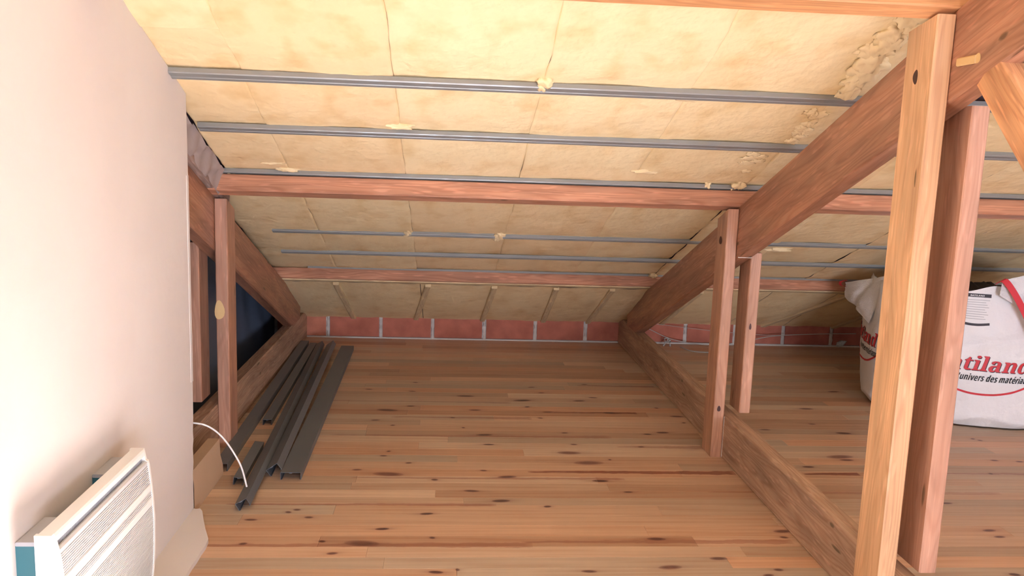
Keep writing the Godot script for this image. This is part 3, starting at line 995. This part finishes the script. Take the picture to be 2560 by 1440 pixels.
func shell() -> void:
	# everything the photograph does not show: ridge, rear slope with its roof window, rear and right walls
	var st := mb()
	extr(st, PackedVector2Array([Vector2(-6.95, 0.32), Vector2(-6.95, 0.20), Vector2(-6.68, 0.42), Vector2(1.0, 3.49), Vector2(1.0, 3.64)]), Transform3D(Basis(Vector3(0, 0, 1), Vector3(0, 1, 0), Vector3(-1, 0, 0)), Vector3(5.3, 0, 0)), 6.9)
	struct("ceiling", st, M.felt, "dark roof underlay above the yellow insulation of the long slope", "ceiling")
	# rear slope in four pieces round the opening (z 1.93 .. 2.42)
	st = mb()
	var q := func(z0: float, z1: float, x0: float, x1: float) -> void:
		var y0 := 3.49 - 0.4 * (z0 - 1.0)
		var y1 := 3.49 - 0.4 * (z1 - 1.0)
		extr(st, PackedVector2Array([Vector2(z0, y0), Vector2(z1, y1), Vector2(z1, y1 + 0.12), Vector2(z0, y0 + 0.12)]), Transform3D(Basis(Vector3(0, 0, 1), Vector3(0, 1, 0), Vector3(-1, 0, 0)), Vector3(x1, 0, 0)), x1 - x0)
	q.call(1.0, 1.93, -1.6, 5.3)
	q.call(2.42, 4.6, -1.6, 5.3)
	q.call(1.93, 2.42, -1.6, WX - 0.57)
	q.call(1.93, 2.42, WX + 0.57, 5.3)
	struct("ceiling", st, M.plaster, "pale rear slope behind the camera with the roof window", "ceiling")
	st = mb()
	var rw := func(x0: float, x1: float, y0: float, y1: float) -> void:
		extr(st, PackedVector2Array([Vector2(x0, y0), Vector2(x1, y0), Vector2(x1, y1), Vector2(x0, y1)]), Transform3D(Basis(), Vector3(0, 0, 4.5)), 0.12)
	rw.call(-1.6, 0.9, -0.1, 2.2)
	rw.call(2.9, 5.3, -0.1, 2.2)
	rw.call(0.9, 2.9, -0.1, 0.1)
	rw.call(0.9, 2.9, 1.02, 2.2)
	struct("wall_rear", st, M.plaster, "pale plaster wall behind the camera", "wall")
	st = mb()
	extr(st, PackedVector2Array([Vector2(-6.95, -0.1), Vector2(4.6, -0.1), Vector2(4.6, 2.2), Vector2(1.0, 3.6), Vector2(-6.95, 0.35)]), Transform3D(Basis(Vector3(0, 0, 1), Vector3(0, 1, 0), Vector3(-1, 0, 0)), Vector3(5.3, 0, 0)), 0.12)
	struct("wall_right", st, M.plaster, "pale plaster wall at the far right end", "wall")
	# roof window
	var up := Vector3(0, TS, -TC)
	var xf := Transform3D(Basis(Vector3(1, 0, 0), Vector3(0, TS, -TC), Vector3(0, TC, TS)), Vector3(WX, 3.565 - 0.4 * 1.175, 2.175))
	st = mb()
	for s in [-1, 1]:
		extr(st, PackedVector2Array([Vector2(s * 0.57, -0.264), Vector2(s * 0.54, -0.264), Vector2(s * 0.54, 0.264), Vector2(s * 0.57, 0.264)]), xf, 0.04)
		extr(st, PackedVector2Array([Vector2(-0.54, s * 0.264), Vector2(0.54, s * 0.264), Vector2(0.54, s * 0.24), Vector2(-0.54, s * 0.24)]), xf, 0.04)
	var w := struct("window_1", st, M.purlin_top, "pine framed roof window in the rear slope", "window")
	st = mb()
	extr(st, PackedVector2Array([Vector2(-0.54, -0.24), Vector2(0.54, -0.24), Vector2(0.54, 0.24), Vector2(-0.54, 0.24)]), xf.translated_local(Vector3(0, 0, 0.02)), 0.006)
	obj("pane", st, M.glass, w)
	st = mb()  # unseen window, added to give the rear fill light a source
	for f in [[0.9, 0.96, 0.1, 1.02], [2.84, 2.9, 0.1, 1.02], [1.87, 1.93, 0.16, 0.96], [0.96, 2.84, 0.1, 0.16], [0.96, 2.84, 0.96, 1.02]]:
		bx(st, Vector3(f[0], f[2], 4.51), Vector3(f[1], f[3], 4.57), 0.003)
	var w2 := struct("window_2", st, M.plaster_white, "added low white two-light window behind the camera, serving the fill light", "window")
	for x in [0.96, 1.93]:
		st = mb()
		bx(st, Vector3(x, 0.16, 4.535), Vector3(x + 0.91, 0.96, 4.541), 0.001)
		obj("pane", st, M.glass, w2)

func floor_and_walls() -> void:
	var st := mb()
	bx(st, Vector3(-1.6, -0.14, -6.95), Vector3(5.3, -0.011, 4.6), 0.001)
	var fl := struct("floor", st, M.subfloor, "varnished pine board floor with dark knots", "floor")
	for r in rows:
		var js: Array = r[2]
		for k in js.size() - 1:
			st = mb()
			plank(st, js[k], js[k + 1], r[0], r[1], 0.0)
			obj("plank", st, M.floor_boards, fl)
	st = mb()
	var z := -2.5
	while z < 4.5:
		var x := -1.46 + rng.randf() * -1.0
		while x < 5.2:
			var x1 := x + 1.4 + rng.randf()
			plank(st, maxf(x, -1.46), minf(x1, 5.2), z, minf(z + 0.0945, 4.5), 0.0)
			x = x1
		z += 0.0945
	obj("plank_field", st, M.floor_boards, fl).set_meta("kind", "stuff")
	# low brick wall under the eaves
	st = mb()
	bx(st, Vector3(-1.6, -0.05, -6.9), Vector3(5.3, 0.24, -6.708), 0.001)
	bx(st, Vector3(-1.6, -0.01, -6.75), Vector3(5.3, 0.010, -6.692), 0.003)
	var bw := struct("wall_back", st, M.mortar, "low knee wall of large red bricks with pale mortar under the eaves", "wall")
	for k in range(-3, 14):
		st = mb()
		var xa := -0.5304 + 0.4175 * k + 0.013 + rng.randf() * 0.006
		var xb := -0.5304 + 0.4175 * (k + 1) - 0.013 - rng.randf() * 0.006
		bx(st, Vector3(xa, 0.013, -6.79), Vector3(xb, 0.186, -6.698 + rng.randf() * 0.006), 0.004)
		obj("brick", st, [M.brick, M.brick_0, M.brick_1][rng.randi() % 3], bw)
	for k in range(-2, 14):   # mortar squeezed out of the upright joints
		st = mb()
		var xj := -0.5304 + 0.4175 * k
		sheet(st, 6, 16, func(u: float, v: float) -> Vector3:
			var wd := 0.017 + 0.006 * sin(v * 9.0 + k * 2.0) + 0.004 * sin(v * 23.0 + k)
			return Vector3(xj + (u - 0.5) * 2.0 * wd, 0.008 + 0.18 * v, -6.707 + 0.018 * sin(PI * u) * (0.7 + 0.3 * sin(v * 17.0 + k))))
		obj("mortar_joint", st, M.mortar, bw)
	# white plaster wall on the left: ragged far end
	var p := PackedVector2Array([Vector2(4.55, -0.05), Vector2(4.55, 1.95), Vector2(1.0, 3.36), Vector2(-3.20, 1.712), Vector2(-3.312, 1.665), Vector2(-3.316, 1.40), Vector2(-3.314, 1.0), Vector2(-3.316, 0.60), Vector2(-3.310, 0.40), Vector2(-3.302, 0.345), Vector2(-3.306, 0.31), Vector2(-3.296, 0.28), Vector2(-3.300, 0.22), Vector2(-3.290, 0.17), Vector2(-3.300, 0.09), Vector2(-3.296, -0.02)])
	st = mb()
	extr(st, p, Transform3D(Basis(Vector3(0, 0, 1), Vector3(0, 1, 0), Vector3(-1, 0, 0)), Vector3(-1.0, 0, 0)), 0.06)
	var wl := struct("wall_left", st, M.plaster, "smooth white plastered partition wall along the left side", "wall")
	st = mb()
	bx(st, Vector3(-1.012, 0.55, -3.319), Vector3(-0.9985, 1.36, -3.29), 0.003)
	obj("corner_bead", st, M.plaster, wl)
	# low plaster kerb that goes on beyond the wall, and the strip along its foot
	st = mb()
	extr(st, PackedVector2Array([Vector2(-3.29, -0.01), Vector2(-3.735, -0.01), Vector2(-3.728, 0.05), Vector2(-3.690, 0.11), Vector2(-3.682, 0.187), Vector2(-3.29, 0.187)]), Transform3D(Basis(Vector3(0, 0, 1), Vector3(0, 1, 0), Vector3(-1, 0, 0)), Vector3(-1.0, 0, 0)), 0.05)
	struct("trim_1", st, M.raw_plaster, "bare beige plaster kerb between the white wall and the left post", "kerb")
	st = mb()
	var bn := noise(15, 1.0, 2)
	var bp := PackedVector2Array([Vector2(-1.02, -1.2), Vector2(-0.872, -1.2)])
	for k in 36:
		bp.append(Vector2(-0.872 + 0.005 * bn.get_noise_1d(k * 6.0), -1.2 - 1.84 * k / 35.0))
	bp.append_array(PackedVector2Array([Vector2(-0.905, -3.115), Vector2(-0.935, -3.195), Vector2(-0.960, -3.268), Vector2(-0.975, -3.290), Vector2(-0.992, -3.282), Vector2(-1.02, -3.300)]))
	extr(st, bp, Transform3D(Basis(Vector3(1, 0, 0), Vector3(0, 0, 1), Vector3(0, -1, 0)), Vector3(0, -0.070, 0)), -0.06, Vector2.ZERO, Vector2(0.10, 0))
	struct("baseboard_left", st, M.plaster, "rough plaster strip along the foot of the left wall", "baseboard")
	# the bay beyond the left truss is closed with black film
	st = mb()
	sheet(st, 40, 16, func(u: float, v: float) -> Vector3:
		var zz := lerpf(-6.72, -3.1, u)
		return Vector3(-1.36 + 0.012 * sin(zz * 6.0 + v * 3.0) + 0.006 * sin(zz * 17.0 - v * 5.0), v * (0.32 + 0.4 * (zz + 6.7)) , zz) * Vector3(1, 1, 1))
	struct("wall_left_film", st, M.black_film, "black plastic film closing the bay beyond the left truss", "wall")
	st = mb()
	bx(st, Vector3(-1.46, -0.02, -3.20), Vector3(-1.05, 1.72, -3.12), 0.002)
	bx(st, Vector3(-1.60, -0.02, -6.9), Vector3(-1.48, 3.0, 4.6), 0.002)
	struct("wall_left_return", st, M.black_film, "dark return wall hidden behind the white partition", "wall")

func ceiling_build() -> void:
	var cl: Node3D = get_node("ceiling")
	var xs := [-1.05, -0.752, -0.212, 0.331, 0.880, 1.444, 1.99, 2.54, 3.09, 3.64, 4.19, 4.74, 5.19]
	var sr := [rs(-5.79), rs(-4.09), rs(-2.40), rs(-0.6), rs(1.0)]
	for c in xs.size() - 1:
		for r in 4:
			var xl: float = -1.2 if c == 0 and r == 0 else xs[c]
			if c == 5 and r == 1:
				panel(cl, xs[c], 1.66, sr[1], sr[2], 0.0, 70.0)
				panel(cl, 1.66, xs[6], sr[1], rs(-3.16), 0.002, 71.0)
				continue
			if c == 6 and r == 1:   # wool is missing between the rail and the top purlin
				panel(cl, xs[c], xs[c + 1], sr[1], rs(-3.16), 0.0, c * 7.0)
				continue
			var lift := (rng.randf() - 0.5) * 0.009
			if c == 1:
				lift = 0.003
			if c == 0 and r == 1:
				panel(cl, xs[0], xs[1], sr[1], rs(-2.86), lift, 3.0)
				panel(cl, -1.0, xs[1], rs(-2.86), sr[2], lift + 0.006, 4.0)
				continue
			panel(cl, xl, xs[c + 1], sr[r], sr[r + 1], lift, c * 7.0 + r * 3.0)
	# the lowest strip of wool, below the last purlin, hangs a little lower
	var n := noise(17, 1.0, 3)
	var ed := [-1.2, -0.76, -0.19, 0.31, 0.775, 1.16, 1.70, 2.32, 2.80, 3.28, 3.9, 4.5, 5.19]
	for k in ed.size() - 1:
		var st := mb()
		sheet(st, 14, 14, func(u: float, v: float) -> Vector3:
			var x := lerpf(ed[k] + 0.002, ed[k + 1] - 0.002, u)
			var zz := lerpf(-6.725, -5.772, v)
			var sag := 0.018 * sin(PI * u) * sin(PI * v)
			return Vector3(x, 0.158 + 0.455 * (zz + 6.725) - sag + 0.008 * n.get_noise_2d(x * 4.0, zz * 5.0), zz), Vector2(0.5, 1))
		obj("insulation_panel", st, M.wool, cl)
	for b in [[-0.768, 0.548, -5.9, -0.745, 0.180, -6.70], [-0.135, 0.562, -5.86, -0.250, 0.180, -6.70], [0.327, 0.570, -5.844, 0.288, 0.180, -6.70], [0.763, 0.559, -5.867, 0.785, 0.180, -6.70], [1.163, 0.556, -5.874, 1.155, 0.180, -6.70], [2.90, 0.572, -5.838, 2.63, 0.180, -6.70], [3.40, 0.56, -5.86, 3.24, 0.18, -6.70], [1.80, 0.57, -5.85, 1.77, 0.18, -6.70]]:
		var st := mb()
		var a := Vector3(b[0], 0.158 + 0.455 * (6.725 - 5.785) - 0.006, -5.785)
		var e := Vector3(b[3], 0.158 + 0.455 * (6.725 - 6.705) - 0.004, -6.705)
		var d := (e - a).normalized()
		var x := d.cross(Vector3(0, 0.9, -0.42)).normalized()
		extr(st, chamf(-0.020, -0.012, 0.020, 0.012, 0.004), Transform3D(Basis(x, d.cross(x), d), a), a.distance_to(e))
		obj("batten", st, M.batten, cl)
	# torn wool along the seam by the front post, and bits pushed out past the rails
	var r2 := RandomNumberGenerator.new()
	r2.seed = 9
	for k in 11:
		var s := lerpf(rs(-3.06), rs(-2.55), k / 10.0)
		tuft(cl, 1.405 + r2.randf() * 0.06, s, 0.036 + r2.randf() * 0.024, 0.045 + r2.randf() * 0.04, 0.020 + r2.randf() * 0.014, k * 1.7)
	for k in 9:
		tuft(cl, 1.40 + r2.randf() * 0.07, lerpf(rs(-3.52), rs(-3.25), r2.randf()), 0.02 + r2.randf() * 0.02, 0.03, 0.012, 40.0 + k)
	for k in 8:
		tuft(cl, 1.30 + r2.randf() * 0.1, lerpf(rs(-3.9), rs(-3.66), r2.randf()), 0.02 + r2.randf() * 0.02, 0.02, 0.008, 60.0 + k)
	for q in [[0.335, -3.10, 0.030, 0.028, 0.024], [0.325, -3.13, 0.018, 0.02, 0.028], [1.40, -4.02, 0.028, 0.03, 0.026], [1.38, -4.05, 0.014, 0.02, 0.024], [1.25, -4.03, 0.014, 0.012, 0.02], [-0.75, -4.02, 0.05, 0.02, 0.012], [0.33, -3.15, 0.05, 0.012, 0.01], [-0.21, -3.52, 0.05, 0.02, 0.012], [0.30, -4.93, 0.03, 0.05, 0.018], [0.28, -4.98, 0.02, 0.03, 0.022], [-0.24, -4.93, 0.025, 0.05, 0.014], [-1.03, -4.06, 0.03, 0.025, 0.02], [1.43, -5.72, 0.03, 0.02, 0.02], [0.89, -3.18, 0.05, 0.03, 0.01], [0.9, -3.9, 0.06, 0.02, 0.01], [-0.80, -3.95, 0.05, 0.015, 0.008], [2.05, -5.05, 0.08, 0.02, 0.014]]:
		tuft(cl, q[0], rs(q[1]), q[2], q[3], q[4], q[0] * 5.0 + q[1])
	# rails
	rail("topmost grey steel ceiling rail, widest to see, above the white wall corner", rs(-3.142), -0.999, 5.15, 1.12, 0.006)
	rail("second grey steel ceiling rail below the topmost one", rs(-3.578), -1.03, 5.15, 1.05, 0.004)
	rail("grey steel ceiling rail lying along the upper edge of the middle purlin", rs(-4.052), -1.055, 5.15, 0.85, 0.004)
	rail("thin grey steel rail first below the middle purlin, partly under wool", rs(-4.945), -1.02, 5.15, 0.75, -0.004)
	rail("thin grey steel rail second below the middle purlin", rs(-5.355), -1.05, 5.15, 0.75, 0.0)
	rail("thin grey steel rail along the upper edge of the lowest purlin", rs(-5.745), -0.95, 5.15, 0.6, 0.0)

func small_things() -> void:
	# loose steel profiles on the floor at the foot of the left truss
	profile("wide flat grey steel channel on the floor, rightmost of the loose profiles", Vector3(-0.686, 0.0, -3.67), Vector3(-0.742, 0.0, -6.26), 0.092, 0.034, 0.0)
	profile("grey steel channel lying tilted with its open end forward, beside the wide flat one", Vector3(-0.757, 0.018, -3.705), Vector3(-0.858, 0.018, -6.30), 0.060, 0.036, -0.62)
	profile("longest grey steel channel, its near end closest to the white wall corner", Vector3(-0.808, 0.012, -3.33), Vector3(-0.945, 0.012, -6.32), 0.052, 0.034, -0.5)
	profile("short dark steel offcut lying against the longest channel", Vector3(-0.902, 0.002, -3.60), Vector3(-0.918, 0.002, -4.08), 0.045, 0.034, 0.12)
	profile("dark steel channel lying against the foot of the left truss chord", Vector3(-1.020, 0.0, -3.77), Vector3(-1.083, 0.0, -6.40), 0.060, 0.036, 0.0)
	profile("thin dark steel channel between the chord and the longest channel", Vector3(-0.955, 0.0, -4.45), Vector3(-1.012, 0.0, -6.36), 0.05, 0.03, 0.0)
	# white cable out of the wall end
	var st := mb()
	tube(st, curve([Vector3(-1.075, 0.362, -3.36), Vector3(-1.02, 0.365, -3.355), Vector3(-0.954, 0.352, -3.35), Vector3(-0.892, 0.299, -3.35), Vector3(-0.83, 0.194, -3.35), Vector3(-0.804, 0.096, -3.35)], 40), 0.0038, 8)
	tag(obj("cable", st, M.cable), "stiff white cable curving out from behind the end of the left wall", "cable")
	# strings in front of the brick wall, right of the truss
	st = mb()
	tube(st, curve([Vector3(1.56, 0.165, -6.6), Vector3(1.642, 0.141, -6.6), Vector3(1.806, 0.068, -6.6), Vector3(1.975, 0.031, -6.6), Vector3(2.144, 0.017, -6.6), Vector3(2.35, 0.02, -6.6), Vector3(2.555, 0.075, -6.6), Vector3(2.728, 0.105, -6.6), Vector3(3.084, 0.126, -6.6), Vector3(3.4, 0.13, -6.62)], 60), 0.0035, 6)
	for k in 5:
		var a := 1.0 + k * 1.1
		tube(st, [Vector3(1.806, 0.07, -6.6), Vector3(1.806 + 0.03 * cos(a), 0.065 - 0.035 * absf(sin(a)), -6.595 + 0.02 * sin(a * 3.0)), Vector3(1.80 + 0.035 * cos(a * 1.3), 0.03 + 0.03 * sin(a * 2.0), -6.59)], 0.006, 6)
	tag(obj("string", st, M.string), "pale knotted string hanging along the brick wall right of the truss", "string")
	st = mb()
	tube(st, curve([Vector3(1.60, 0.19, -6.62), Vector3(1.70, 0.179, -6.62), Vector3(2.136, 0.135, -6.62), Vector3(2.552, 0.106, -6.62), Vector3(2.75, 0.105, -6.62)], 30), 0.002, 5)
	tag(obj("string", st, M.string), "thin straight thread stretched above the knotted string at the brick wall", "string")
	st = mb()
	tube(st, curve([Vector3(1.90, 0.006, -6.56), Vector3(1.935, 0.004, -6.45), Vector3(1.99, 0.003, -6.40), Vector3(2.07, 0.004, -6.38), Vector3(2.17, 0.003, -6.36)], 24), 0.0035, 6)
	tag(obj("string", st, M.string), "loose end of string lying on the floor below the knotted string", "string")
	st = mb()
	var pn := noise(13, 1.0, 2)
	sheet(st, 14, 10, func(u: float, v: float) -> Vector3:
		var a := TAU * u
		var b := PI * (v - 0.5)
		var p := Vector3(cos(b) * sin(a) * 0.045, sin(b) * 0.022, cos(b) * cos(a) * 0.02)
		return Vector3(3.27, 0.050, -6.60) + (p * (1.0 + 0.5 * pn.get_noise_3d(p.x * 40.0, p.y * 40.0, p.z * 40.0))).rotated(Vector3(0, 0, 1), 0.35))
	tag(obj("paper_scrap", st, M.paper), "small crumpled pale scrap in front of the bricks left of the bag", "scrap")
	# wire with a white connector hanging in the gap right of the front post
	st = mb()
	tube(st, curve([Vector3(1.86, 2.00, -2.62), Vector3(1.85, 1.93, -2.60), Vector3(1.862, 1.80, -2.58)], 12), 0.004, 6)
	var wr := tag(obj("hanging_wire", st, M.wire), "short dark wire with a white connector hanging beside the strut", "wire")
	st = mb()
	tube(st, [Vector3(1.862, 1.80, -2.58), Vector3(1.866, 1.785, -2.579), Vector3(1.873, 1.765, -2.578)], 0.009, 8, 0.006)
	obj("connector", st, M.cable, wr)
